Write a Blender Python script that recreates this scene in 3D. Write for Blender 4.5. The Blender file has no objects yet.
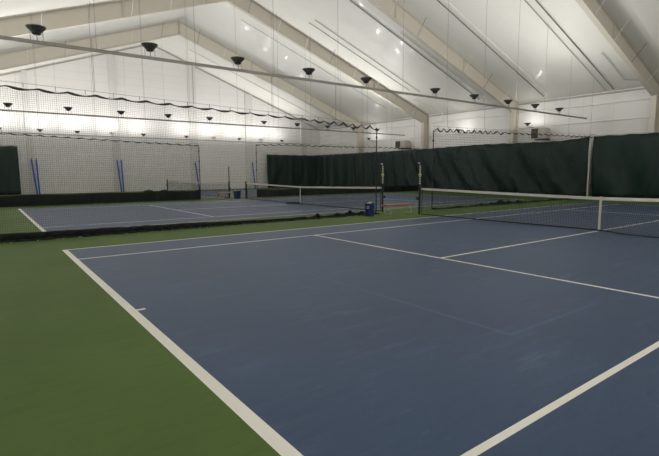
import bpy, bmesh, math, random
from mathutils import Vector, Matrix

scene = bpy.context.scene
C = scene.collection
random.seed(7)

# ------------------------------------------------------------------ camera
cam_data = bpy.data.cameras.new('camera')
cam = bpy.data.objects.new('camera', cam_data)
C.objects.link(cam)
Rv = Vector((0.80129605, -0.59824819, -0.00487287))
Uv = Vector((0.07468407, 0.09194426, 0.99295949))
Fv = Vector((0.59358819, 0.79601844, -0.11835418))
cam.matrix_world = Matrix(((Rv.x, Uv.x, -Fv.x, -1.2375), (Rv.y, Uv.y, -Fv.y, -0.0894),
                           (Rv.z, Uv.z, -Fv.z, 1.5837), (0, 0, 0, 1)))
cam_data.sensor_fit = 'HORIZONTAL'
cam_data.sensor_width = 36
cam_data.lens = 36 * 463.44 / 659
cam_data.clip_start = 0.05
cam_data.clip_end = 300
scene.camera = cam

# ------------------------------------------------------------------ world, exposure
w = bpy.data.worlds.new('world')
scene.world = w
w.use_nodes = True
w.node_tree.nodes['Background'].inputs[0].default_value = (0.02, 0.02, 0.02, 1)
w.node_tree.nodes['Background'].inputs[1].default_value = 0.3
scene.view_settings.view_transform = 'Standard'
scene.view_settings.look = 'None'
scene.view_settings.gamma = 1
scene.view_settings.use_curve_mapping = False
scene.view_settings.exposure = 0.48
LAMP_W = 130.0          # each uplight
LAMP_COL = (1.0, 0.98, 0.94)

# ------------------------------------------------------------------ dimensions (metres)
X0, X1 = -6.9, 30.25        # front and back long walls
Y0, Y1 = -6.6, 43.85        # side wall behind camera, end wall
RX, RZ, SL = 11.7, 13.15, 0.358
NETX = 11.95
DIV = (13.1, 27.2)          # divider nets
ROWS = (-1.5, 13.1, 27.7, 42.3)
PZ = 4.67
def roof(x): return RZ - SL * abs(x - RX)

# ------------------------------------------------------------------ materials
def new_mat(name):
    m = bpy.data.materials.new(name)
    m.use_nodes = True
    return m, m.node_tree, m.node_tree.nodes['Principled BSDF']

def mat(name, col, rough=0.6, metal=0.0, var=0.12, scale=6.0, bump=0.0, spec=0.5, coords='Object'):
    m, nt, b = new_mat(name)
    N, L = nt.nodes, nt.links
    tc = N.new('ShaderNodeTexCoord')
    nz = N.new('ShaderNodeTexNoise'); nz.inputs['Scale'].default_value = scale; nz.inputs['Detail'].default_value = 4
    L.new(tc.outputs[coords], nz.inputs['Vector'])
    mx = N.new('ShaderNodeMix'); mx.data_type = 'RGBA'
    mx.inputs[6].default_value = (*[c * (1 - var) for c in col], 1)
    mx.inputs[7].default_value = (*[min(1, c * (1 + var)) for c in col], 1)
    L.new(nz.outputs['Fac'], mx.inputs[0])
    L.new(mx.outputs[2], b.inputs['Base Color'])
    b.inputs['Roughness'].default_value = rough
    b.inputs['Metallic'].default_value = metal
    b.inputs['Specular IOR Level'].default_value = spec
    if bump:
        bp = N.new('ShaderNodeBump'); bp.inputs['Strength'].default_value = bump; bp.inputs['Distance'].default_value = 0.02
        L.new(nz.outputs['Fac'], bp.inputs['Height']); L.new(bp.outputs['Normal'], b.inputs['Normal'])
    return m

def court_mat(name, col, scuff, amt=0.35, rough=0.5, spec=0.36):
    """acrylic court paint: broad mottling, fine grain, stretched pale scuffs, a few pale specks"""
    m, nt, b = new_mat(name)
    N, L = nt.nodes, nt.links
    tc = N.new('ShaderNodeTexCoord')
    def noise(sc, det, vec=None, rough=0.5):
        n = N.new('ShaderNodeTexNoise'); n.inputs['Scale'].default_value = sc; n.inputs['Detail'].default_value = det
        n.inputs['Roughness'].default_value = rough
        L.new(vec if vec else tc.outputs['Object'], n.inputs['Vector']); return n.outputs['Fac']
    def ramp(src, a, c):
        r = N.new('ShaderNodeMapRange'); r.inputs[1].default_value = a; r.inputs[2].default_value = c
        L.new(src, r.inputs[0]); return r.outputs[0]
    def mixc(f, c1, c2):
        x = N.new('ShaderNodeMix'); x.data_type = 'RGBA'; L.new(f, x.inputs[0])
        for i, c in ((6, c1), (7, c2)):
            if isinstance(c, tuple): x.inputs[i].default_value = (*c, 1)
            else: L.new(c, x.inputs[i])
        return x.outputs[2]
    def mul(a, k):
        x = N.new('ShaderNodeMath'); x.operation = 'MULTIPLY'; L.new(a, x.inputs[0])
        if isinstance(k, float): x.inputs[1].default_value = k
        else: L.new(k, x.inputs[1])
        return x.outputs[0]
    broad = ramp(noise(0.45, 3), 0.3, 0.7)
    c = mixc(broad, tuple(v * 0.88 for v in col), tuple(v * 1.12 for v in col))
    grain = ramp(noise(60, 2), 0.3, 0.7)
    c = mixc(mul(grain, 0.18), c, tuple(v * 0.55 for v in col))
    mp = N.new('ShaderNodeMapping'); mp.inputs['Rotation'].default_value = (0, 0, 0.5); mp.inputs['Scale'].default_value = (0.6, 3.2, 1)
    L.new(tc.outputs['Object'], mp.inputs['Vector'])
    sc = mul(ramp(noise(2.2, 8, mp.outputs[0], 0.7), 0.52, 0.72), ramp(noise(0.8, 2), 0.42, 0.65))
    c = mixc(mul(sc, amt), c, scuff)
    vo = N.new('ShaderNodeTexVoronoi'); vo.inputs['Scale'].default_value = 1.9
    L.new(tc.outputs['Object'], vo.inputs['Vector'])
    sp = N.new('ShaderNodeMapRange'); sp.inputs[1].default_value = 0.022; sp.inputs[2].default_value = 0.012
    L.new(vo.outputs['Distance'], sp.inputs[0])
    fine = mul(ramp(noise(9.0, 8, mp.outputs[0], 0.75), 0.56, 0.70), ramp(noise(1.7, 3), 0.45, 0.62))
    c = mixc(mul(fine, amt * 1.1), c, scuff)
    mp2 = N.new('ShaderNodeMapping'); mp2.inputs['Rotation'].default_value = (0, 0, -0.9); mp2.inputs['Scale'].default_value = (0.8, 5.0, 1)
    L.new(tc.outputs['Object'], mp2.inputs['Vector'])
    dk = mul(ramp(noise(2.6, 6, mp2.outputs[0], 0.7), 0.5, 0.64), 0.22)
    c = mixc(dk, c, tuple(v * 0.6 for v in col))
    c = mixc(mul(mul(sp.outputs[0], ramp(noise(0.9, 2), 0.50, 0.52)), 0.8), c, (0.55, 0.55, 0.52))
    L.new(c, b.inputs['Base Color'])
    b.inputs['Roughness'].default_value = rough
    b.inputs['Specular IOR Level'].default_value = spec
    bp = N.new('ShaderNodeBump'); bp.inputs['Strength'].default_value = 0.25; bp.inputs['Distance'].default_value = 0.004
    L.new(noise(140, 2), bp.inputs['Height']); L.new(bp.outputs['Normal'], b.inputs['Normal'])
    return m

def liner_mat(name, col, axis, pitch, seam=0.5, rough=0.5, coat=0.0):
    """white vinyl insulation liner with welded seams every pitch metres along an axis and soft billows"""
    m, nt, b = new_mat(name)
    N, L = nt.nodes, nt.links
    tc = N.new('ShaderNodeTexCoord')
    sx = N.new('ShaderNodeSeparateXYZ'); L.new(tc.outputs['Object'], sx.inputs[0])
    nz = N.new('ShaderNodeTexNoise'); nz.inputs['Scale'].default_value = 0.5; nz.inputs['Detail'].default_value = 5
    L.new(tc.outputs['Object'], nz.inputs['Vector'])
    d = N.new('ShaderNodeMath'); d.operation = 'DIVIDE'; L.new(sx.outputs[axis], d.inputs[0]); d.inputs[1].default_value = pitch
    fr = N.new('ShaderNodeMath'); fr.operation = 'PINGPONG'; L.new(d.outputs[0], fr.inputs[0]); fr.inputs[1].default_value = 0.5
    mr = N.new('ShaderNodeMapRange'); mr.inputs[1].default_value = 0.03 / pitch; mr.inputs[2].default_value = 0.0
    L.new(fr.outputs[0], mr.inputs[0])
    k = N.new('ShaderNodeMath'); k.operation = 'MULTIPLY'; L.new(mr.outputs[0], k.inputs[0]); k.inputs[1].default_value = seam
    m1 = N.new('ShaderNodeMix'); m1.data_type = 'RGBA'
    m1.inputs[6].default_value = (*[c * 0.94 for c in col], 1); m1.inputs[7].default_value = (*col, 1)
    L.new(nz.outputs['Fac'], m1.inputs[0])
    m2 = N.new('ShaderNodeMix'); m2.data_type = 'RGBA'; L.new(k.outputs[0], m2.inputs[0]); L.new(m1.outputs[2], m2.inputs[6])
    m2.inputs[7].default_value = (*[c * 0.6 for c in col], 1)
    L.new(m2.outputs[2], b.inputs['Base Color'])
    b.inputs['Roughness'].default_value = rough
    b.inputs['Specular IOR Level'].default_value = 0.4
    b.inputs['Coat Weight'].default_value = coat; b.inputs['Coat Roughness'].default_value = 0.12
    bp = N.new('ShaderNodeBump'); bp.inputs['Strength'].default_value = 0.35; bp.inputs['Distance'].default_value = 0.15
    L.new(nz.outputs['Fac'], bp.inputs['Height']); L.new(bp.outputs['Normal'], b.inputs['Normal'])
    return m

M = {}
M['green'] = court_mat('green_court_paint', (0.094, 0.156, 0.038), (0.18, 0.24, 0.12), 0.20, 0.68, 0.2)
M['blue'] = court_mat('blue_court_paint', (0.038, 0.074, 0.152), (0.15, 0.19, 0.28), 0.45)
M['line'] = mat('white_line_paint', (0.88, 0.86, 0.80), 0.65, var=0.06, scale=3)
M['ghost'] = mat('worn_line_paint', (0.074, 0.118, 0.205), 0.65, var=0.25, scale=5)
M['roof'] = liner_mat('roof_liner', (0.80, 0.78, 0.74), 1, 1.5, 0.12, 0.42, 0.08)
M['wall'] = liner_mat('wall_liner', (0.82, 0.80, 0.785), 2, 0.62, 0.30)
M['wallv'] = liner_mat('wall_liner_vertical', (0.82, 0.80, 0.785), 1, 1.83, 0.30)
M['pilaster'] = liner_mat('pilaster_liner', (0.72, 0.70, 0.685), 2, 2.4, 0.3)
M['steel'] = mat('cream_painted_steel', (0.60, 0.56, 0.48), 0.5, var=0.05, scale=1.5)
M['seam'] = mat('dark_seam_tape', (0.20, 0.19, 0.17), 0.6)
M['strap'] = mat('liner_strap', (0.42, 0.40, 0.36), 0.5)
M['whitepipe'] = mat('white_painted_pipe', (0.82, 0.80, 0.76), 0.35, var=0.03)
M['greypipe'] = mat('grey_strut_channel', (0.34, 0.32, 0.29), 0.45, 0.2)
M['wire'] = mat('galvanised_wire', (0.22, 0.21, 0.20), 0.4, 0.4)
M['black'] = mat('black_powder_coat', (0.012, 0.014, 0.014), 0.45)
M['bowl'] = mat('black_lamp_reflector', (0.11, 0.115, 0.11), 0.3, 0.4)
M['whitebowl'] = mat('white_lamp_reflector', (0.85, 0.84, 0.80), 0.4)
M['net'] = mat('black_net_cord', (0.018, 0.02, 0.024), 0.8)
M['divnet'] = mat('dark_divider_netting', (0.015, 0.016, 0.016), 0.8)
M['tape'] = mat('white_net_tape', (0.72, 0.70, 0.64), 0.7, var=0.05)
M['skirt'] = mat('black_vinyl_skirt', (0.010, 0.014, 0.014), 0.6, var=0.3, scale=3, bump=0.4, spec=0.25)
M['blue_plastic'] = mat('blue_plastic', (0.012, 0.025, 0.14), 0.4)
M['bluepad'] = mat('blue_vinyl_pad', (0.05, 0.13, 0.50), 0.5)
M['wood'] = mat('orange_wood', (0.42, 0.17, 0.07), 0.45, var=0.25, scale=12)
M['tan'] = mat('tan_wood', (0.45, 0.30, 0.18), 0.5, var=0.2, scale=12)
M['chrome'] = mat('galvanised_tube', (0.5, 0.5, 0.48), 0.35, 0.6)
M['yellow'] = mat('tennis_ball_yellow', (0.62, 0.62, 0.22), 0.8)
M['cream'] = mat('cream_enamel', (0.50, 0.48, 0.42), 0.5)
M['grille'] = mat('dark_grille', (0.035, 0.03, 0.025), 0.5)
M['brown'] = mat('dark_brown_blade', (0.10, 0.07, 0.05), 0.5)
M['litter'] = mat('pale_fluff', (0.45, 0.45, 0.38), 0.9)

def curtain_mat():
    m, nt, b = new_mat('dark_green_curtain')
    N, L = nt.nodes, nt.links
    tc = N.new('ShaderNodeTexCoord')
    nz = N.new('ShaderNodeTexNoise'); nz.inputs['Scale'].default_value = 1.2; nz.inputs['Detail'].default_value = 6
    L.new(tc.outputs['Object'], nz.inputs['Vector'])
    mx = N.new('ShaderNodeMix'); mx.data_type = 'RGBA'
    mx.inputs[6].default_value = (0.009, 0.023, 0.020, 1); mx.inputs[7].default_value = (0.018, 0.040, 0.035, 1)
    L.new(nz.outputs['Fac'], mx.inputs[0]); L.new(mx.outputs[2], b.inputs['Base Color'])
    b.inputs['Roughness'].default_value = 0.48
    b.inputs['Specular IOR Level'].default_value = 0.25
    return m
M['curtain'] = curtain_mat()

# ------------------------------------------------------------------ helpers
def link(name, bm, m, parent=None, smooth=False):
    bmesh.ops.recalc_face_normals(bm, faces=bm.faces[:])
    me = bpy.data.meshes.new(name); bm.to_mesh(me); bm.free()
    if smooth:
        for p in me.polygons: p.use_smooth = True
    for mm in (m if isinstance(m, (list, tuple)) else [m]): me.materials.append(mm)
    o = bpy.data.objects.new(name, me); C.objects.link(o)
    if parent: o.parent = parent
    return o

def thing(name, label, cat, loc=(0, 0, 0), rz=0.0, group=None):
    o = bpy.data.objects.new(name, None); C.objects.link(o)
    o.location = loc; o.rotation_euler = (0, 0, rz)
    o['label'] = label; o['category'] = cat
    if group: o['group'] = group
    return o

def tag(o, label, cat, group=None):
    o['label'] = label; o['category'] = cat
    if group: o['group'] = group
    return o

def struct(name, bm, m, parent=None, smooth=False):
    o = link(name, bm, m, parent, smooth)
    if not parent: o['kind'] = 'structure'
    return o

def box(bm, lo, hi, mi=0):
    x0, y0, z0 = lo; x1, y1, z1 = hi
    v = [bm.verts.new(p) for p in ((x0,y0,z0),(x1,y0,z0),(x1,y1,z0),(x0,y1,z0),(x0,y0,z1),(x1,y0,z1),(x1,y1,z1),(x0,y1,z1))]
    for f in ((0,1,2,3),(4,7,6,5),(0,4,5,1),(1,5,6,2),(2,6,7,3),(3,7,4,0)):
        bm.faces.new([v[i] for i in f]).material_index = mi

def tube(bm, pts, r, n=8, cap=True):
    """tube along a polyline; r a number or one per point"""
    pts = [Vector(p) for p in pts]
    rs = r if isinstance(r, (list, tuple)) else [r] * len(pts)
    rings = []
    for i, p in enumerate(pts):
        d = (pts[min(i + 1, len(pts) - 1)] - pts[max(i - 1, 0)]).normalized()
        a = Vector((0, 0, 1)) if abs(d.z) < 0.9 else Vector((1, 0, 0))
        u = d.cross(a).normalized(); v = d.cross(u).normalized()
        rings.append([bm.verts.new(p + (u * math.cos(t) + v * math.sin(t)) * rs[i])
                      for t in [2 * math.pi * (k + 0.5) / n for k in range(n)]])
    for a, b in zip(rings, rings[1:]):
        for k in range(n): bm.faces.new((a[k], a[(k + 1) % n], b[(k + 1) % n], b[k]))
    if cap: bm.faces.new(rings[0][::-1]); bm.faces.new(rings[-1])

def lathe(bm, prof, n=20, c=(0, 0, 0)):
    """revolve (r, z) profile about the vertical through c"""
    rings = []
    for r, z in prof:
        if r < 1e-5: rings.append([bm.verts.new((c[0], c[1], c[2] + z))])
        else: rings.append([bm.verts.new((c[0] + r * math.cos(2*math.pi*k/n), c[1] + r * math.sin(2*math.pi*k/n), c[2] + z)) for k in range(n)])
    for a, b in zip(rings, rings[1:]):
        for k in range(n):
            j = (k + 1) % n
            if len(a) == 1 and len(b) == 1: continue
            if len(a) == 1: bm.faces.new((a[0], b[j], b[k]))
            elif len(b) == 1: bm.faces.new((a[k], a[j], b[0]))
            else: bm.faces.new((a[k], a[j], b[j], b[k]))

def sheet(bm, f, nu, nv, close=None, mi=0):
    """grid surface f(u, v), u and v in 0..1"""
    g = [[bm.verts.new(f(i / nu, j / nv)) for j in range(nv + 1)] for i in range(nu + 1)]
    for i in range(nu):
        for j in range(nv):
            bm.faces.new((g[i][j], g[i+1][j], g[i+1][j+1], g[i][j+1])).material_index = mi
    return g

def solid(o, t, off=0):
    s = o.modifiers.new('thickness', 'SOLIDIFY'); s.thickness = t; s.offset = off
    return o

# ------------------------------------------------------------------ floor with the painted courts
def build_floor():
    courts = [0.0, 14.65, 29.0]
    L, W = 23.77, 10.97
    xs = {X0, X1}; ys = {Y0, Y1}
    rects = []          # (x0,x1,y0,y1,material), later ones win
    def R(x0, x1, y0, y1, m): rects.append((x0, x1, y0, y1, m)); xs.update((x0, x1)); ys.update((y0, y1))
    t = 0.058
    for yc in courts:
        R(0, L, yc, yc + W, 1)
        if yc == 0:     # faint rubbed-out practice lines in the front court
            R(2.775, 2.825, 2.37, 8.37, 3); R(2.775, 4.6, 2.34, 2.39, 3)
        for y in (yc, yc + W - t): R(0, L, y, y + t, 2)
        for y in (yc + 1.37, yc + W - 1.37 - t): R(0, L, y, y + t, 2)
        for x in (5.485 - t/2, L - 5.485 - t/2): R(x, x + t, yc + 1.37, yc + W - 1.37, 2)
        R(5.485, L - 5.485, yc + W/2 - t/2, yc + W/2 + t/2, 2)
        R(0.1, 0.2, yc + W/2 - t/2, yc + W/2 + t/2, 2); R(L - 0.2, L - 0.1, yc + W/2 - t/2, yc + W/2 + t/2, 2)
        R(0, 0.1, yc, yc + W, 2); R(L - 0.1, L, yc, yc + W, 2)
    xs = sorted(xs); ys = sorted(ys)
    bm = bmesh.new()
    V = {}
    def v(x, y, z=0.0):
        k = (x, y, z)
        if k not in V: V[k] = bm.verts.new(k)
        return V[k]
    for a, b in zip(xs, xs[1:]):
        for c, d in zip(ys, ys[1:]):
            mx, my = (a + b) / 2, (c + d) / 2; m = 0
            for r in rects:
                if r[0] < mx < r[1] and r[2] < my < r[3]: m = r[4]
            bm.faces.new((v(a, c), v(b, c), v(b, d), v(a, d))).material_index = m
    box(bm, (X0, Y0, -0.3), (X1, Y1, -0.02))
    struct('floor', bm, [M['green'], M['blue'], M['line'], M['ghost']])
build_floor()

# ------------------------------------------------------------------ walls, roof
bm = bmesh.new(); box(bm, (X1, Y0, -0.3), (X1 + 0.2, Y1 + 0.2, roof(X1) + 0.1)); struct('wall_back', bm, M['wallv'])
bm = bmesh.new(); box(bm, (X0 - 0.2, Y0, -0.3), (X0, Y1 + 0.2, roof(X0) + 0.1)); struct('wall_front', bm, M['wallv'])
def gable(name, ya, yb, m):
    bm = bmesh.new()
    prof = [(X0, -0.3), (X1, -0.3), (X1, roof(X1)), (RX, RZ + 0.05), (X0, roof(X0))]
    a = [bm.verts.new((x, ya, z)) for x, z in prof]; b = [bm.verts.new((x, yb, z)) for x, z in prof]
    bm.faces.new(a); bm.faces.new(b[::-1])
    for k in range(5): bm.faces.new((a[k], a[(k+1) % 5], b[(k+1) % 5], b[k]))
    struct(name, bm, m)
gable('wall_end', Y1, Y1 + 0.2, M['wall'])
gable('wall_near', Y0 - 0.2, Y0, M['wall'])
FR = [2.1, 10.5, 19.3, 27.75, 36.4]           # frame lines
def build_ceiling():
    bm = bmesh.new()
    lines = [Y0] + [-6.3] + FR + [Y1]
    ny = 160
    for xa, xb in ((X0, RX), (RX, X1)):
        def f(u, v):
            x = xa + (xb - xa) * u; y = Y0 + (Y1 - Y0) * v
            # the liner bellies a little between frames
            k = min(abs(y - l) for l in lines)
            return (x, y, roof(x) - 0.05 * min(1, k / 2.0) * math.sin(math.pi * u) - 0.012 * math.sin(y * 4.2))
        sheet(bm, f, 6, ny)
        xs = (xa, xb)
        v = [bm.verts.new((x, y, roof(x) + 0.25)) for x in xs for y in (Y0 - 0.2, Y1 + 0.2)]
        bm.faces.new((v[0], v[1], v[3], v[2]))
    struct('ceiling', bm, M['roof'], smooth=True)
build_ceiling()

# steel frames: tapered I rafters, columns, braces
def build_frame(i, y, braces):
    root = bpy.data.objects.new('steel_frame', None); C.objects.link(root); root['kind'] = 'structure'
    root['label'] = ['cream steel portal frame crossing above the near court', 'cream steel portal frame at the right edge of the picture',
                     'cream steel portal frame reaching the back wall above the heater on the right',
                     'cream steel portal frame meeting the back wall where two green curtains overlap',
                     'cream steel portal frame closest to the white end wall'][i]
    root['category'] = 'roof frame'
    def low(x): return 12.13 - 0.352 * abs(x - RX)      # underside of the rafter
    for s in (-1, 1):
        xw = X1 if s > 0 else X0
        xk = xw - s * 0.65
        bm = bmesh.new()
        # web
        def plate(poly, t):
            a = [bm.verts.new((x, y - t, z)) for x, z in poly]; b = [bm.verts.new((x, y + t, z)) for x, z in poly]
            bm.faces.new(a); bm.faces.new(b[::-1])
            n = len(poly)
            for k in range(n): bm.faces.new((a[k], a[(k+1) % n], b[(k+1) % n], b[k]))
        plate([(RX, low(RX)), (RX, RZ - 0.02), (xw - s * 0.02, roof(xw) - 0.03), (xk, low(xk))], 0.008)
        # bottom and top flange
        plate([(RX, low(RX)), (xk, low(xk)), (xk, low(xk) + 0.03), (RX, low(RX) + 0.03)], 0.13)
        plate([(RX, RZ - 0.08), (xw, roof(xw) - 0.08), (xw, roof(xw) - 0.05), (RX, RZ - 0.05)], 0.13)
        # stiffeners and splice plates
        for q in (0.0, 0.34, 0.68):
            x = RX + s * (0.03 + q * abs(xk - RX))
            box(bm, (x - 0.012, y - 0.12, low(x) + 0.02), (x + 0.012, y + 0.12, roof(x) - 0.07))
        link('rafter', bm, M['steel'], root)
        bm = bmesh.new()
        plate([(xk, 0), (xk, low(xk)), (xw - s * 0.02, roof(xw) - 0.05), (xw - s * 0.02, 0)], 0.01)
        box(bm, (min(xk, xk - s * 0.02), y - 0.15, 0), (max(xk, xk - s * 0.02), y + 0.15, low(xk) + 0.02))
        box(bm, (min(xw, xw - s * 0.04), y - 0.15, 0), (max(xw, xw - s * 0.04), y + 0.15, roof(xw) - 0.06))
        tube(bm, [(xk, y - 0.012, low(xk)), (xw - s * 0.05, y - 0.012, roof(xw) - 0.1)], 0.02, 4)
        link('column', bm, M['steel'], root)
        if braces:
            for k in range(8):
                x = RX + s * (1.4 + k * 2.15)
                for d in ((-1,) if k % 2 else (-1, 1)):
                    bm = bmesh.new()
                    tube(bm, [(x, y + d * 0.1, low(x) + 0.03), (x, y + d * 0.75, roof(x) - 0.06)], 0.014, 4)
                    link('flange_brace', bm, M['whitepipe'] if k % 3 else M['wire'], root)
for i, y in enumerate(FR): build_frame(i, y, i > 0)

# trims: roof cables / seams, girts, eave strip, conduits
trim_n = [0]
def trim(pts, r, m, n=6):
    trim_n[0] += 1
    bm = bmesh.new(); tube(bm, pts, r, n)
    return struct('trim_%d' % trim_n[0], bm, m)
def along_roof(y, xa, xb, drop=0.1): return [(x, y, roof(x) - drop) for x in (xa, (xa + xb) / 2, xb)]
trim(along_roof(25.3, 16.6, 26.5), 0.022, M['seam'])
trim(along_roof(25.95, 16.6, 26.0), 0.022, M['seam'])
trim(along_roof(21.5, 16.4, 28.8), 0.03, M['seam'])
trim(along_roof(21.0, 20.0, 28.8), 0.02, M['strap'])
trim(along_roof(17.0, 17.5, 29.6), 0.032, M['seam'])
trim(along_roof(16.6, 17.5, 29.6), 0.03, M['whitepipe'])
trim(along_roof(12.75, 15.0, 29.9), 0.028, M['seam'])
trim(along_roof(13.2, 15.0, 29.9), 0.022, M['strap'])
trim(along_roof(11.85, 26.0, 29.0), 0.02, M['strap'])
trim(along_roof(30.6, 14.0, 28.0), 0.02, M['strap'])
trim(along_roof(40.5, 14.0, 29.0), 0.02, M['strap'])
trim([(29.0, 11.85, roof(29.0) - 0.1), (29.3, 11.2, roof(29.3) - 0.1)], 0.02, M['strap'])
# eave strip and girts on the back wall
for (ya, yb) in ((2.3, 10.3), (10.7, 19.1), (19.5, 27.55), (27.95, 36.2), (36.6, 43.8)):
    trim([(X1 - 0.06, ya, roof(X1) - 0.12), (X1 - 0.06, yb, roof(X1) - 0.12)], 0.05, M['strap'])
    trim([(X1 - 0.05, ya, 4.72), (X1 - 0.05, yb, 4.72)], 0.035, M['whitepipe'])
    trim([(X1 - 0.06, ya, 5.78), (X1 - 0.06, yb, 5.78)], 0.045, M['whitepipe'])
trim([(27.2, 26.7, roof(27.2) - 0.12), (29.75, 25.75, roof(29.75) - 0.15), (29.95, 25.9, 5.9), (29.95, 26.6, 5.78)], 0.035, M['whitepipe'])
# columns of the end wall behind the liner
def pilaster(x, wdt):
    bm = bmesh.new(); box(bm, (x - wdt/2, Y1 - 0.16, 0), (x + wdt/2, Y1, roof(x + (wdt/2 if x > RX else -wdt/2)) - 0.02))
    o = struct('pilaster', bm, M['pilaster'])
for x, wd in ((-4.0, 0.4), (2.0, 0.4), (8.35, 0.6), (15.3, 0.75), (21.2, 0.8), (27.9, 0.7)): pilaster(x, wd)
# eave edge line of the end wall
for s in (-1, 1):
    xw = X1 if s > 0 else X0
    trim([(RX, Y1 - 0.05, RZ - 0.12), (xw, Y1 - 0.05, roof(xw) - 0.12)], 0.05, M['strap'])

# ------------------------------------------------------------------ ceiling pipes with bowl uplights
LX = [-5.1, -2.5, 0.05, 2.63, 5.19, 7.77, 10.3, 14.09, 16.72, 19.37, 21.79, 24.23]
pipe_labels = ['long grey lighting pipe hung near the wall behind the camera',
               'long grey lighting pipe hung across the hall over the near divider net',
               'thinner-looking grey lighting pipe hung over the middle of the hall, seen through the netting',
               'grey lighting pipe hung close along the white end wall']
def build_pipe(i, y):
    t = thing('lighting_pipe', pipe_labels[i], 'pipe', (0, y, PZ), 0, 'lighting pipes')
    bm = bmesh.new()
    box(bm, (-6.7, -0.025, -0.045), (27.4, 0.025, 0.02))
    box(bm, (-6.7, -0.035, 0.02), (27.4, 0.035, 0.03))
    link('strut', bm, M['greypipe'], t)
    xs = [-3.8 + 2.56 * k for k in range(6)] + [12.2 + 2.62 * k for k in range(6)]
    for x in xs:
        bm = bmesh.new(); tube(bm, [(x, 0, 0.03), (x, 0, roof(x) - PZ - 0.06)], 0.0055, 4)
        link('hanger_wire', bm, M['wire'], t)
    return t
for i, y in enumerate(ROWS): build_pipe(i, y)

def lamp_proto(white=False, legs=True):
    root = bpy.data.objects.new('uplight', None); C.objects.link(root)
    mb = M['whitebowl'] if white else M['bowl']
    bm = bmesh.new()
    lathe(bm, [(0.0, 0.215), (0.09, 0.215), (0.12, 0.232), (0.205, 0.33), (0.215, 0.345), (0.205, 0.345), (0.188, 0.33), (0.11, 0.245), (0.0, 0.24)], 24)
    bowl = link('bowl', bm, mb, root, smooth=True)
    bm = bmesh.new()
    for k in range(12):
        a = 2 * math.pi * k / 12
        tube(bm, [(0.10 * math.cos(a), 0.10 * math.sin(a), 0.217), (0.208 * math.cos(a), 0.208 * math.sin(a), 0.326)], 0.006, 4)
    link('rib', bm, M['black'], bowl)
    bm = bmesh.new()
    lathe(bm, [(0, 0.165), (0.07, 0.165), (0.095, 0.18), (0.10, 0.218), (0.0, 0.218)], 16)
    link('ballast_housing', bm, M['black'] if not white else mb, root, smooth=True)
    if legs:
        for a in (0.3, math.pi - 0.3, -math.pi / 2):
            bm = bmesh.new()
            x, yy = 0.135 * math.cos(a), 0.04 * math.sin(a)
            tube(bm, [(x, 0.135 * math.sin(a) * 0.8, 0.25), (x, yy, 0.2), (x, yy, 0.03)], 0.008, 6)
            link('leg', bm, M['greypipe'], root)
        bm = bmesh.new(); tube(bm, [(0, 0, 0.17), (0.01, 0, 0.03)], 0.008, 6); link('conduit', bm, M['black'], root)
    return root

ld = bpy.data.lights.new('lamp_arc', 'POINT'); ld.shadow_soft_size = 0.07; ld.energy = LAMP_W; ld.color = LAMP_COL
ld_row = ld.copy(); ld_row.energy = LAMP_W * 0.66
ld_wall = ld.copy(); ld_wall.energy = LAMP_W * 0.16
ld_end = ld.copy(); ld_end.energy = LAMP_W * 0.34
lup = bpy.data.lights.new('reflector_light', 'AREA'); lup.shape = 'DISK'; lup.size = 0.3; lup.energy = LAMP_W * 0.14; lup.color = LAMP_COL
lup_end = lup.copy(); lup_end.energy = LAMP_W * 0.22
protos = {False: lamp_proto(False), True: lamp_proto(True)}
used = {False: False, True: False}
ordn = ['first', 'second', 'third', 'fourth', 'fifth', 'sixth', 'seventh', 'eighth', 'ninth', 'tenth', 'eleventh', 'twelfth']
groups = ['uplights behind the camera', 'uplights on the pipe over the near divider net', 'uplights on the pipe over the middle of the hall',
          'uplights along the end wall']
for i, y in enumerate(ROWS):
    n = 0
    for k, x in enumerate(LX):
        white = (i == 3 and k in (5, 8, 10))
        if used[white]:
            src = protos[white]
            r = src.copy(); C.objects.link(r)
            for ch in list(src.children):
                if ch.type != 'MESH': continue
                c = ch.copy(); C.objects.link(c); c.parent = r
                for g in ch.children:
                    d = g.copy(); C.objects.link(d); d.parent = c
        else:
            r = protos[white]; used[white] = True
        r.location = (x, y, PZ)
        col = 'white' if white else 'black'
        if i == 0: lab = '%s bowl uplight on the pipe behind the camera, %s from the front wall' % (col, ordn[k])
        elif k < 2: lab = '%s bowl uplight on the %s pipe, %s from the front wall outside the view' % (col, ('near', 'middle', 'end-wall')[i-1], ordn[k])
        else:
            n = k - 1
            if i == 1: lab = '%s bowl uplight on the large near ceiling pipe, %s one counting from the picture\'s left' % (col, ordn[n-1])
            elif i == 2: lab = '%s bowl uplight on the middle pipe behind the netting, %s counting from the left' % (col, ordn[n-1])
            else: lab = '%s bowl uplight low along the white end wall, %s counting from the left' % (col, ordn[n-1])
        tag(r, lab, 'lamp', groups[i])
        lu = bpy.data.objects.new('reflector_light', lup_end if i == 3 else lup); C.objects.link(lu); lu.parent = r
        lu.location = (0, 0, 0.325); lu.rotation_euler = (math.pi, 0, 0)
        lo = bpy.data.objects.new('lamp_arc', (ld, ld_row, ld, ld_end)[i]); C.objects.link(lo); lo.parent = r
        lo.location = (0, 0, 0.365)

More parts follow.
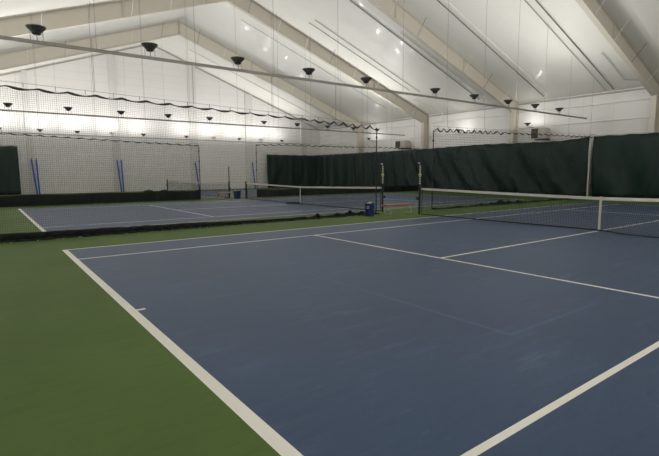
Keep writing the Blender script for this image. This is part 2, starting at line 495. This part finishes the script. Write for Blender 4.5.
# uplights on short arms from the back wall, between the frames
for y, lab in ((17.9, 'small black bowl uplight on the back wall just above the right heater'), (23.7, 'small black bowl uplight on the back wall above the right-hand near divider net'),
               (34.4, 'small black bowl uplight on the back wall near the hall corner')):
    t = thing('wall_uplight', lab, 'lamp', (29.3, y, 4.65), 0, 'uplights on the back wall')
    bm = bmesh.new()
    lathe(bm, [(0.0, 0.17), (0.09, 0.17), (0.12, 0.19), (0.235, 0.26), (0.245, 0.275), (0.215, 0.265), (0.11, 0.205), (0.0, 0.2)], 24)
    link('bowl', bm, M['bowl'], t, True)
    bm = bmesh.new(); lathe(bm, [(0, 0.10), (0.07, 0.10), (0.09, 0.12), (0.09, 0.175), (0, 0.175)], 14); link('ballast_housing', bm, M['black'], t)
    bm = bmesh.new(); tube(bm, [(0, 0, 0.12), (0, 0, 0.03), (0.9, 0, 0.03)], 0.02, 6); link('wall_arm', bm, M['greypipe'], t)
    lo = bpy.data.objects.new('lamp_arc', ld_wall); C.objects.link(lo); lo.parent = t; lo.location = (0, 0, 0.30)

# ------------------------------------------------------------------ green curtains
def curtain(label, p0, p1, ztop, seed, folds, nx, zbot=0.04, bunch=None, group='green backdrop curtains', gather=0):
    """hanging sheet from p0 to p1 (ground points); ztop(u) height of the hem; folds = list of (freq, amp, slant, phase)"""
    t = thing('backdrop_curtain', label, 'curtain', (0, 0, 0), 0, group)
    a = Vector(p0); b = Vector(p1); d = b - a; Ln = d.length; d.normalize(); nrm = Vector((-d.y, d.x))
    if nrm.dot(Vector((-1.2, -0.1)) - a) < 0: nrm = -nrm
    rnd = random.Random(seed)
    bm = bmesh.new()
    def f(u, v):
        s = u * Ln; q = 0.0
        zt = ztop(u); z = zbot + (zt - zbot) * v
        for (fr, am, sl, ph) in folds:
            q += am * math.sin(fr * (s + sl * (1 - v) ** 1.4) + ph) * (0.35 + 0.65 * (1 - v))
        for (cf, ca, cs, cp) in ((1.15, .16, 2.2, seed), (1.9, .09, -1.4, seed * 2.1), (3.3, .05, .9, seed * .7)):
            q += ca * (1 - abs(math.sin(cf * (s + cs * (1 - v) ** 1.6) + cp)) ** 0.6) ** 1.3 * (0.3 + 0.7 * math.sin(s * 0.7 + cp) ** 2) * (0.4 + 0.6 * (1 - v))
        q += 0.03 * math.sin(9.0 * s + 1.3 * math.sin(3 * v + s)) * (0.3 + v * 0.3)
        if bunch:
            for (c, wd, am) in bunch: q += am * math.exp(-((s - c) / wd) ** 2)
        p = a + d * s + nrm * (q + 0.16)
        return (p.x, p.y, z - 0.03 * abs(math.sin(s * 2.6)) * v)
    sheet(bm, f, nx, 12)
    solid(link('fabric', bm, M['curtain'], t, smooth=True), 0.01)
    bm = bmesh.new()
    tube(bm, [(a.x, a.y, ztop(0) + 0.03), *[((a + d * (Ln * u)).x, (a + d * (Ln * u)).y, ztop(u) + 0.02) for u in (0.25, 0.5, 0.75)], (b.x, b.y, ztop(1) + 0.03)], 0.012, 6)
    link('top_cable', bm, M['wire'], t)
    return t
CX = 29.15
curtain('dark green curtain to the right of the white upright strap on the back wall', (CX, -2.0), (CX, 13.3),
        lambda u: 3.62 + 0.12 * u, 1, [(2.1, .19, 1.6, 0), (4.4, .10, -.5, 1), (0.8, .12, 2.0, 2)], 260)
curtain('wide dark green curtain behind the near net, left of the white upright strap', (CX, 13.5), (CX, 28.9),
        lambda u: 3.60 + 0.16 * math.exp(-u * 16) - 0.03 * math.sin(u * 9), 2,
        [(1.9, .19, 3.0, 0.4), (4.3, .11, 2.0, 1), (0.9, .10, -1.5, 2), (7.5, .035, .6, 1)], 280)
curtain('pleated dark green curtain between the wide net-side curtain and the hall corner', (CX + 0.32, 28.6), (CX + 0.32, 43.55),
        lambda u: 3.55, 3, [(4.2, .11, .4, 0.4), (9.0, .05, .2, 1), (1.1, .10, -.8, 2)], 300, bunch=[(1.0, 0.9, 0.10)])
curtain('flat dark green curtain across the right part of the white end wall', (22.95, Y1 - 0.35), (CX + 0.42, Y1 - 0.35),
        lambda u: 3.52, 4, [(2.4, .09, .6, 0), (6.0, .04, .4, 1)], 160)
curtain('dark green curtain at the left edge of the white end wall', (-6.5, Y1 - 0.45), (1.15, Y1 - 0.45),
        lambda u: 3.74, 5, [(3.4, .06, .3, 0), (7.0, .025, .2, 1)], 120)
# upright white strap where two curtains and the divider meet
bm = bmesh.new(); box(bm, (28.76, 13.38, 0.0), (28.79, 13.46, 3.82)); box(bm, (28.76, 13.38, 3.8), (29.3, 13.46, 3.84))
tag(link('white_strap', bm, M['tape']), 'tall white upright strap against the dark green back curtains', 'strap')

# ------------------------------------------------------------------ divider nets
def net_grid(bm, xa, xb, y, ztop, zbot, cell, t, wave=0.03):
    nx = int(round((xb - xa) / cell)); nz = int(round(3.3 / cell))
    def yy(x, z): return y + wave * math.sin(x * 1.7) * math.sin(z * 1.1) + 0.02 * math.sin(x * 5 + z)
    for i in range(nx + 1):                    # vertical cords, as thin two-sided strips crossed
        x = xa + (xb - xa) * i / nx
        zt, zb = ztop(x), zbot(x)
        ps = [(x, yy(x, z), z) for z in (zb + (zt - zb) * k / 4 for k in range(5))]
        tube(bm, ps, t, 3, False)
    for j in range(nz + 1):
        m = max(8, int((xb - xa) / 0.6))
        ps = []
        for i in range(m + 1):
            x = xa + (xb - xa) * i / m
            z = zbot(x) + (ztop(x) - zbot(x)) * j / nz
            ps.append((x, yy(x, z), z))
        tube(bm, ps, t, 3, False)

def divider(label, y, xa, xb, top, skirt_h, lump, cell, t, posts, wave_amp, wave_per, litter=False, sk_mat='skirt', skirt_off=0.0):
    root = thing('divider_net', label, 'net', (0, 0, 0), 0, 'divider nets between the courts')
    bm = bmesh.new()
    net_grid(bm, xa, xb, y, top, lambda x: max(0.03, skirt_h(x) * 0.8), cell, t)
    nt_ = link('netting', bm, M['divnet'], root)
    # scalloped head rope
    bm = bmesh.new(); n = int((xb - xa) / 0.05); ps = []
    for i in range(n + 1):
        x = xa + (xb - xa) * i / n
        ph = x / wave_per(x)
        ps.append((x, y, top(x) + wave_amp(x) * (abs(math.sin(math.pi * ph)) * -1 + 0.3)))
    tube(bm, ps, [0.022 + 0.009 * math.sin(p[0] * 11) for p in ps], 6)
    link('head_rope', bm, M['black'], root)
    bm = bmesh.new(); m = 12
    tube(bm, [(xa + (xb - xa) * i / m, y, top(xa + (xb - xa) * i / m) + 0.11) for i in range(m + 1)], 0.006, 4)
    cab = link('support_cable', bm, M['wire'], root)
    k = 0; x = xa + 0.3
    while x < xb and k < 45:
        bm = bmesh.new(); tube(bm, [(x, y, top(x) + 0.12), (x, y, top(x) + 0.02)], 0.006, 5)
        link('snap_hook', bm, M['black'], root); x += 0.65; k += 1
    for x in [-3.9 + 2.56 * q for q in range(6)] + [12.3 + 2.62 * q for q in range(7)]:
        if xa < x < xb:
            bm = bmesh.new(); tube(bm, [(x, y, top(x) + 0.1), (x, y, PZ - 0.07 if y in ROWS and x < 26 else roof(x) - 0.06)], 0.006, 4)
            link('hanger_wire', bm, M['wire'], cab)
    # skirt
    bm = bmesh.new()
    nu = int((xb - xa) / 0.06)
    def f(u, v):
        x = xa + (xb - xa) * u; h = skirt_h(x)
        b = lump(x)
        off = 0.03 * math.sin(x * 6.1) + 0.02 * math.sin(x * 17 + 4 * v) + skirt_off * 0
        if v < 0.65:
            vv = v / 0.65
            return (x, y + off - 0.02 * math.sin(vv * math.pi), 0.012 + (h - 0.012) * (1 - vv) ** 1.0)
        vv = (v - 0.65) / 0.35
        return (x + 0.02 * math.sin(x * 31), y + off - b * vv, 0.012 + 0.025 * (1 + math.sin(x * 23 + vv * 5)) * math.sin(vv * math.pi))
    sheet(bm, f, nu, 10)
    sk = solid(link('skirt', bm, M[sk_mat], root, smooth=True), 0.008)
    if litter:
        rnd = random.Random(3); bm = bmesh.new()
        for q in range(34):
            x = rnd.uniform(-1.2, 5.0) if q < 26 else rnd.uniform(5, 10.4)
            c = (x, y - lump(x) - 0.03 - rnd.random() * 0.03, 0.006); r = rnd.uniform(0.01, 0.025)
            lathe(bm, [(0, -0.004), (r, 0), (r * .7, 0.012), (0, 0.016)], 6, c)
        o = link('dust_litter', bm, M['litter']); o['kind'] = 'stuff'
        tag(o, 'pale fluff and dust caught along the foot of the near divider net', 'dust')
    for x in posts:
        bm = bmesh.new(); tube(bm, [(x, y, 0.02), (x, y, top(x) - 0.05)], 0.022, 6)
        for z in (1.8, 2.3, 2.9): lathe(bm, [(0, -.05), (.04, -.03), (.04, .03), (0, .05)], 8, (x, y, z))
        link('edge_rope', bm, M['black'], root)
    return root

def lerp(x, xa, ya, xb, yb):
    t_ = min(1, max(0, (x - xa) / (xb - xa))); return ya + (yb - ya) * t_
def near_skirt(x):
    h = lerp(x, -1, 0.20, 4, 0.15)
    if x > 4: h = lerp(x, 4, 0.13, 6.5, 0.09)
    if x > 7.6: h = 0.05 + 0.17 * math.exp(-abs(x - 8.05) / 0.09) + 0.10 * math.exp(-abs(x - 8.95) / 0.16) + 0.17 * math.exp(-abs(x - 9.55) / 0.14) + 0.12 * math.exp(-abs(x - 10.1) / 0.12) + 0.03 * math.sin(x * 23) ** 2
    return h
divider('near black divider net on the left, from the picture edge to the blue bin', DIV[0], -5.8, 10.84,
        lambda x: lerp(x, -1, 3.60, 10.84, 3.28), near_skirt, lambda x: lerp(x, 0, 0.16, 5, 0.10) + (0.12 * math.sin(x * 3) ** 2 if x > 7.5 else 0),
        0.046, 0.0019, (10.84,), lambda x: 0.05 if x < 7.5 else lerp(x, 7.5, 0.05, 9.5, 0.14), lambda x: 0.62 if x < 7.5 else 0.42, litter=True)
divider('near divider net on the right, gathered in black heaps behind the near court net', DIV[0], 14.05, 28.8,
        lambda x: lerp(x, 14, 3.38, 28.8, 3.66), lambda x: 0.03 + 0.05 * math.sin(x * 1.9) ** 2 + (0.10 * math.exp(-((x - 19.3) / 1.6) ** 2) * (1 + 0.5 * math.sin(x * 8))),
        lambda x: 0.10 + 0.22 * math.exp(-((x - 19.5) / 1.6) ** 2), 0.10, 0.0035, (14.05,),
        lambda x: 0.15 if x < 19 else 0.07, lambda x: 0.42 if x < 18.5 else 0.62)
divider('far divider net with tall black skirt, on the left before the end wall', DIV[1], -5.8, 9.35,
        lambda x: lerp(x, -1, 3.55, 9.35, 3.24), lambda x: 0.56 + 0.02 * math.sin(x * 2) + (0.12 * math.exp(-((x - 9.35) / 0.15) ** 2)), lambda x: 0.06, 0.06, 0.0021, (9.35,),
        lambda x: 0.05, lambda x: 0.62)
divider('far divider net with black skirt running along the green curtains behind the second net', DIV[1], 13.2, 28.7,
        lambda x: lerp(x, 13, 3.45, 28.7, 3.6), lambda x: 0.50 + 0.02 * math.sin(x * 2), lambda x: 0.06, 0.09, 0.0024, (13.2,),
        lambda x: 0.09, lambda x: 0.62)

# ------------------------------------------------------------------ court nets
def court_net(label, x, ya, yb, cell, t, billow=0.0, straplabel=None, post_handle='near', foot=False):
    root = thing('tennis_net', label, 'net', (0, 0, 0), 0, 'tennis nets')
    mid = (ya + yb) / 2
    def top(y):
        q = abs(y - mid) / abs(yb - mid); return 0.905 + 0.10 * q ** 1.15
    def bx(y, z):
        k = (1 - z) if z < 1 else 0
        return x - (billow * k * min(1, max(0, (mid - 0.15 - y) / 0.6)) if billow else 0) + 0.02 * math.sin(y * 1.3) * k
    e = 0.12
    y0, y1 = ya + e, yb - e
    bm = bmesh.new()
    ny = int((y1 - y0) / cell)
    for i in range(ny + 1):
        y = y0 + (y1 - y0) * i / ny
        tube(bm, [(bx(y, z), y, z) for z in (0.02, 0.35, 0.7, top(y) - 0.03)], t, 3, False)
    nz = int(0.93 / cell)
    for j in range(nz + 1):
        ps = []
        for i in range(41):
            y = y0 + (y1 - y0) * i / 40; z = 0.02 + (top(y) - 0.05) * j / nz; ps.append((bx(y, z), y, z))
        tube(bm, ps, t, 3, False)
    link('mesh', bm, M['net'], root)
    def band(z0f, z1f, w_, m, name, yy0=y0, yy1=y1, n=40):
        bm = bmesh.new(); rings = []
        for i in range(n + 1):
            y = yy0 + (yy1 - yy0) * i / n
            zt, zb = z1f(y), z0f(y)
            rings.append([bm.verts.new(p) for p in ((bx(y, zb) - w_, y, zb), (bx(y, zt) - w_, y, zt), (bx(y, zt) + w_, y, zt), (bx(y, zb) + w_, y, zb))])
        for a, b in zip(rings, rings[1:]):
            for k in range(4): bm.faces.new((a[k], a[(k+1) % 4], b[(k+1) % 4], b[k]))
        bm.faces.new(rings[0]); bm.faces.new(rings[-1][::-1])
        link(name, bm, m, root)
    band(lambda y: top(y) - 0.08, top, 0.006, M['tape'], 'headband', ya + 0.07, yb - 0.07)
    band(lambda y: 0.004, lambda y: 0.034, 0.008, M['black'], 'bottom_cord')
    for ys in (y0, y1):
        bm = bmesh.new(); tube(bm, [(x, ys, 0.01), (x, ys, 1.0)], 0.016, 6); link('side_pole', bm, M['black'], root)
    # centre strap
    bm = bmesh.new()
    box(bm, (x - 0.014, mid - 0.028, 0.03), (x - 0.009, mid + 0.028, 0.915))
    box(bm, (x + 0.009, mid - 0.028, 0.03), (x + 0.014, mid + 0.028, 0.915))
    box(bm, (x - 0.014, mid - 0.028, 0.908), (x + 0.014, mid + 0.028, 0.92))
    st = link('centre_strap', bm, M['tape'], root)
    bm = bmesh.new(); box(bm, (x - 0.05, mid - 0.03, 0.0), (x + 0.03, mid + 0.03, 0.035)); link('floor_anchor', bm, M['black'], st)
    if foot:        # loose black lower edge splaying from the strap foot
        for s in (-1, 1):
            bm = bmesh.new(); tube(bm, [(x, mid, 0.04), (x - 0.2, mid + s * 0.35, 0.05), (x - 0.4, mid + s * 0.7, 0.03)], [0.04, 0.06, 0.03], 6)
            link('loose_hem', bm, M['black'], root)
    for s, yp in ((1, yb), (-1, ya)):
        bm = bmesh.new(); tube(bm, [(x, yp, 0), (x, yp, 1.05)], 0.043, 10); lathe(bm, [(.043, 1.05), (.05, 1.055), (.05, 1.08), (0, 1.085)], 10, (x, yp, 0))
        p = link('post', bm, M['black'], root)
        bm = bmesh.new()
        lathe(bm, [(0, -.05), (.06, -.045), (.06, .045), (0, .05)], 10, (0, 0, 0))
        bmesh.ops.rotate(bm, verts=bm.verts[:], cent=(0, 0, 0), matrix=Matrix.Rotation(math.pi / 2, 3, 'X'))
        bmesh.ops.translate(bm, verts=bm.verts[:], vec=(x, yp + s * 0.075, 0.60))
        tube(bm, [(x, yp + s * .12, .6), (x - .06, yp + s * .16, .66)], 0.012, 5)
        link('winch', bm, M['black'], p)
    return root
court_net('near tennis net with wide white tape running off the right of the picture', NETX, -0.93, 11.90, 0.045, 0.0034, 0.38)
court_net('second tennis net, on the middle court left of the wooden bench', 11.8, 13.77, 26.0, 0.05, 0.0024, 0, foot=True)
court_net('farthest tennis net, seen through netting before the white end wall', 11.7, 28.2, 40.9, 0.06, 0.003)

# score keepers clipped above net posts
def score_keeper(label, x, y, z=1.07):
    t = thing('score_keeper', label, 'score keeper', (x, y, z), 0, 'score keepers on the net posts')
    bm = bmesh.new(); tube(bm, [(0, 0, 0), (0, 0, 0.82)], 0.02, 8); link('pole', bm, M['black'], t)
    for k in range(11):
        zz = 0.08 + k * 0.065
        if k == 5: continue
        bm = bmesh.new(); lathe(bm, [(.018, -.018), (.032, -.014), (.032, .014), (.018, .018)], 10, (0, 0, zz)); link('number_ring', bm, M['tape'], t)
    bm = bmesh.new(); lathe(bm, [(.02, -.045), (.05, -.03), (.06, 0), (.05, .03), (.02, .045)], 12, (0, 0, 0.405)); link('marker_ball', bm, M['yellow'], t, True)
    bm = bmesh.new(); tube(bm, [(0, 0, 0.80), (-0.02, 0.02, 0.85), (-0.06, 0.05, 0.84)], 0.02, 6); link('hook', bm, M['tape'], t)
score_keeper('white-ringed score keeper on the near net post, right of the bench', NETX, 11.90, 1.085)
score_keeper('white-ringed score keeper on the second net post, left of the bench', 11.8, 13.77, 1.085)
t = thing('score_keeper', 'plain black score keeper pole on the farthest net post', 'score keeper', (11.7, 28.2, 1.085), 0)
bm = bmesh.new(); tube(bm, [(0, 0, 0), (0, 0, 0.9)], 0.03, 8); link('pole', bm, M['black'], t)
bm = bmesh.new(); lathe(bm, [(.0, -.05), (.05, -.03), (.05, .03), (0, .05)], 8, (0, 0, 0.9)); link('cap', bm, M['greypipe'], t)

# ------------------------------------------------------------------ benches and bins
def bench(label, x, y, rz, L, h, top_m):
    t = thing('bench', label, 'bench', (x, y, 0), rz, 'courtside benches')
    for k in (-1, 0, 1):
        bm = bmesh.new(); box(bm, (-L/2, k * 0.115 - 0.052, h - 0.07), (L/2, k * 0.1 + 0.045, h))
        bmesh.ops.bevel(bm, geom=bm.edges[:], offset=0.008, segments=1, affect='EDGES')
        link('seat_plank', bm, top_m, t)
    for s in (-1, 1):
        bm = bmesh.new(); xx = s * (L/2 - 0.22)
        tube(bm, [(xx, -0.13, h - 0.04), (xx + s * .03, -0.17, 0.012), (xx + s * .03, 0.17, 0.012), (xx, 0.13, h - 0.04)], 0.014, 6)
        tube(bm, [(xx, -0.13, h - 0.05), (xx, 0.13, h - 0.05)], 0.014, 6)
        link('leg_frame', bm, M['chrome'], t)
        bm = bmesh.new(); tube(bm, [(xx, 0, h - 0.05), (s * (L/2 - 0.5), 0, h - 0.05), (xx + s * .02, 0, 0.15)], 0.009, 5); link('brace', bm, M['chrome'], t)
    return t
bench('low orange wooden bench on metal legs between the two net posts', 11.62, 12.70, 0.0, 1.5, 0.375, M['wood'])
bench('small tan bench by the far net post, behind the second court', 11.3, 27.35, 0.3, 1.6, 0.42, M['tan'])

def bin_(label, x, y, r, h, mark):
    t = thing('ball_bin', label, 'bin', (x, y, 0), 0.5, 'blue bins')
    bm = bmesh.new()
    lathe(bm, [(0, 0.004), (r * .82, 0.004), (r * .84, 0.02), (r, h), (r * 1.05, h + .005), (r * 1.05, h + .03), (r * .96, h + .03), (r * .80, 0.03), (0, 0.03)], 28)
    link('tub', bm, M['blue_plastic'], t, False)
    for a in (0.2, math.pi + 0.2):
        bm = bmesh.new(); c, s = math.cos(a), math.sin(a)
        tube(bm, [(c * r * 1.02 - s * .07, s * r * 1.02 + c * .07, h + .02), (c * r * 1.25 - s * .05, s * r * 1.25 + c * .05, h + .05),
                  (c * r * 1.25 + s * .05, s * r * 1.25 - c * .05, h + .05), (c * r * 1.02 + s * .07, s * r * 1.02 - c * .07, h + .02)], 0.014, 6)
        link('handle', bm, M['tape'], t)
    if mark:
        bm = bmesh.new()
        lx, ly = -1.24 - x, -0.09 - y; a0 = math.atan2(ly, lx) - 0.5 - 0.35
        pts = []
        for k in range(15):
            q = 2 * math.pi * k / 14; aa = a0 + 0.042 / r * math.cos(q); zz = h * 0.75 + 0.045 * math.sin(q)
            rr = r * (0.84 + 0.16 * zz / h) + 0.004
            pts.append((rr * math.cos(aa), rr * math.sin(aa), zz))
        tube(bm, pts, 0.011, 5, False)
        link('ring_emblem', bm, M['tape'], t)
    return t
bin_('blue plastic bin with a white ring emblem beside the end of the near divider net', 10.08, 12.62, 0.185, 0.44, True)
bin_('small dark blue bin beside the far post of the second net', 11.6, 26.85, 0.24, 0.46, False)

# black bags on the floor before the end wall
for (x, y, s_, lab) in ((9.9, 40.2, 0.42, 'black kit bag on the far floor, left of the pair before the end wall'),
                        (11.1, 39.9, 0.34, 'black kit bag on the far floor, right of the pair before the end wall')):
    t = thing('kit_bag', lab, 'bag', (x, y, 0), 0.2, 'kit bags')
    bm = bmesh.new()
    rings = [(-s_, .06), (-s_ * .9, .15), (-s_ * .3, .19), (s_ * .4, .18), (s_ * .9, .14), (s_, .05)]
    tube(bm, [(a, 0, 0.11) for a, _ in rings], [b * .55 for _, b in rings], 10); link('body', bm, M['black'], t, True)
    bm = bmesh.new(); tube(bm, [(-.15, 0, .2), (-.1, 0, .25), (.1, 0, .25), (.15, 0, .2)], .015, 5); link('carry_strap', bm, M['black'], t)

# ------------------------------------------------------------------ blue padded poles leaning on the end wall
def blue_pole(label, xt, xb, zt=2.7):
    bm = bmesh.new(); yb_, yt_ = Y1 - 0.60, Y1 - 0.28
    tube(bm, [(xb, yb_, 0.01), (xt, yt_, zt)], 0.06, 10)
    o = link('padding', bm, M['bluepad'])
    t = thing('padded_pole', label, 'pole', (0, 0, 0), 0, 'blue poles leaning on the end wall'); o.parent = t
    bm = bmesh.new(); tube(bm, [(xt, yt_, zt), (xt + (xt - xb) * .04, yt_ + .02, zt + .12)], 0.03, 8); link('tip', bm, M['black'], t)
blue_pole('blue pole leaning left of its twin, beside the left-edge green curtain', 2.02, 2.22)
blue_pole('blue pole leaning right of its twin, beside the left-edge green curtain', 2.34, 2.38)
blue_pole('left one of the crossed blue poles at the second end-wall column', 8.32, 8.48)
blue_pole('right one of the crossed blue poles at the second end-wall column', 8.66, 8.66)
blue_pole('single blue pole leaning behind the farthest net', 15.3, 15.5, 2.6)
blue_pole('single upright blue pole beside the far green end-wall curtain', 21.4, 21.5, 2.62)

# ------------------------------------------------------------------ unit heaters over the back curtain
def heater(label, y, z, w_, h_):
    x = X1 - 0.95
    t = thing('unit_heater', label, 'heater', (x, y, z), 0, 'unit heaters on the back wall')
    bm = bmesh.new(); box(bm, (-0.02, -w_/2, -h_/2), (0.6, w_/2, h_/2))
    bmesh.ops.bevel(bm, geom=bm.edges[:], offset=0.015, segments=1, affect='EDGES'); link('cabinet', bm, M['cream'], t)
    # fan opening on the left, louvres beside it
    bm = bmesh.new(); box(bm, (-0.035, 0.0, -h_/2 + 0.05), (-0.018, w_/2 - 0.03, h_/2 - 0.04)); g = link('fan_opening', bm, M['grille'], t)
    for a in range(4):
        bm = bmesh.new()
        c = (-0.045, w_/4 , 0.0); th = a * math.pi / 2 + 0.4
        rr = h_/2 - 0.12
        p = [Vector((c[0], c[1] + rr * q * math.cos(th + d), c[2] + rr * q * math.sin(th + d))) for q, d in ((0.15, 0), (1, -.3), (1, .3))]
        vs = [bm.verts.new(v) for v in p] + [bm.verts.new(v + Vector((-.008, 0, 0))) for v in p]
        bm.faces.new(vs[:3]); bm.faces.new(vs[3:][::-1])
        for k in range(3): bm.faces.new((vs[k], vs[(k+1) % 3], vs[3 + (k+1) % 3], vs[3 + k]))
        link('fan_blade', bm, M['brown'], g)
    for k in range(5):
        zz = -h_/2 + 0.1 + k * (h_ - .2) / 4
        bm = bmesh.new(); box(bm, (-0.05, -w_/2 + 0.04, zz - 0.012), (-0.018, -0.02, zz + 0.012)); link('louvre', bm, M['greypipe'], t)
    bm = bmesh.new(); box(bm, (0.0, -w_/2 - 0.06, -h_/2 - 0.09), (0.5, w_/2 - 0.3, -h_/2 - 0.005)); link('drip_tray', bm, M['grille'], t)
    for s in (-1, 1):
        bm = bmesh.new(); box(bm, (0.55, s * w_/3 - .02, -h_/2 - 0.04), (0.95, s * w_/3 + .02, -h_/2 + 0.01)); link('bracket', bm, M['wire'], t)
heater('cream unit heater on the back wall above the wide right-hand green curtain', 17.1, 4.17, 1.0, 0.72)
heater('cream unit heater on the back wall above the overlap of two green curtains', 30.1, 4.10, 1.25, 0.66)
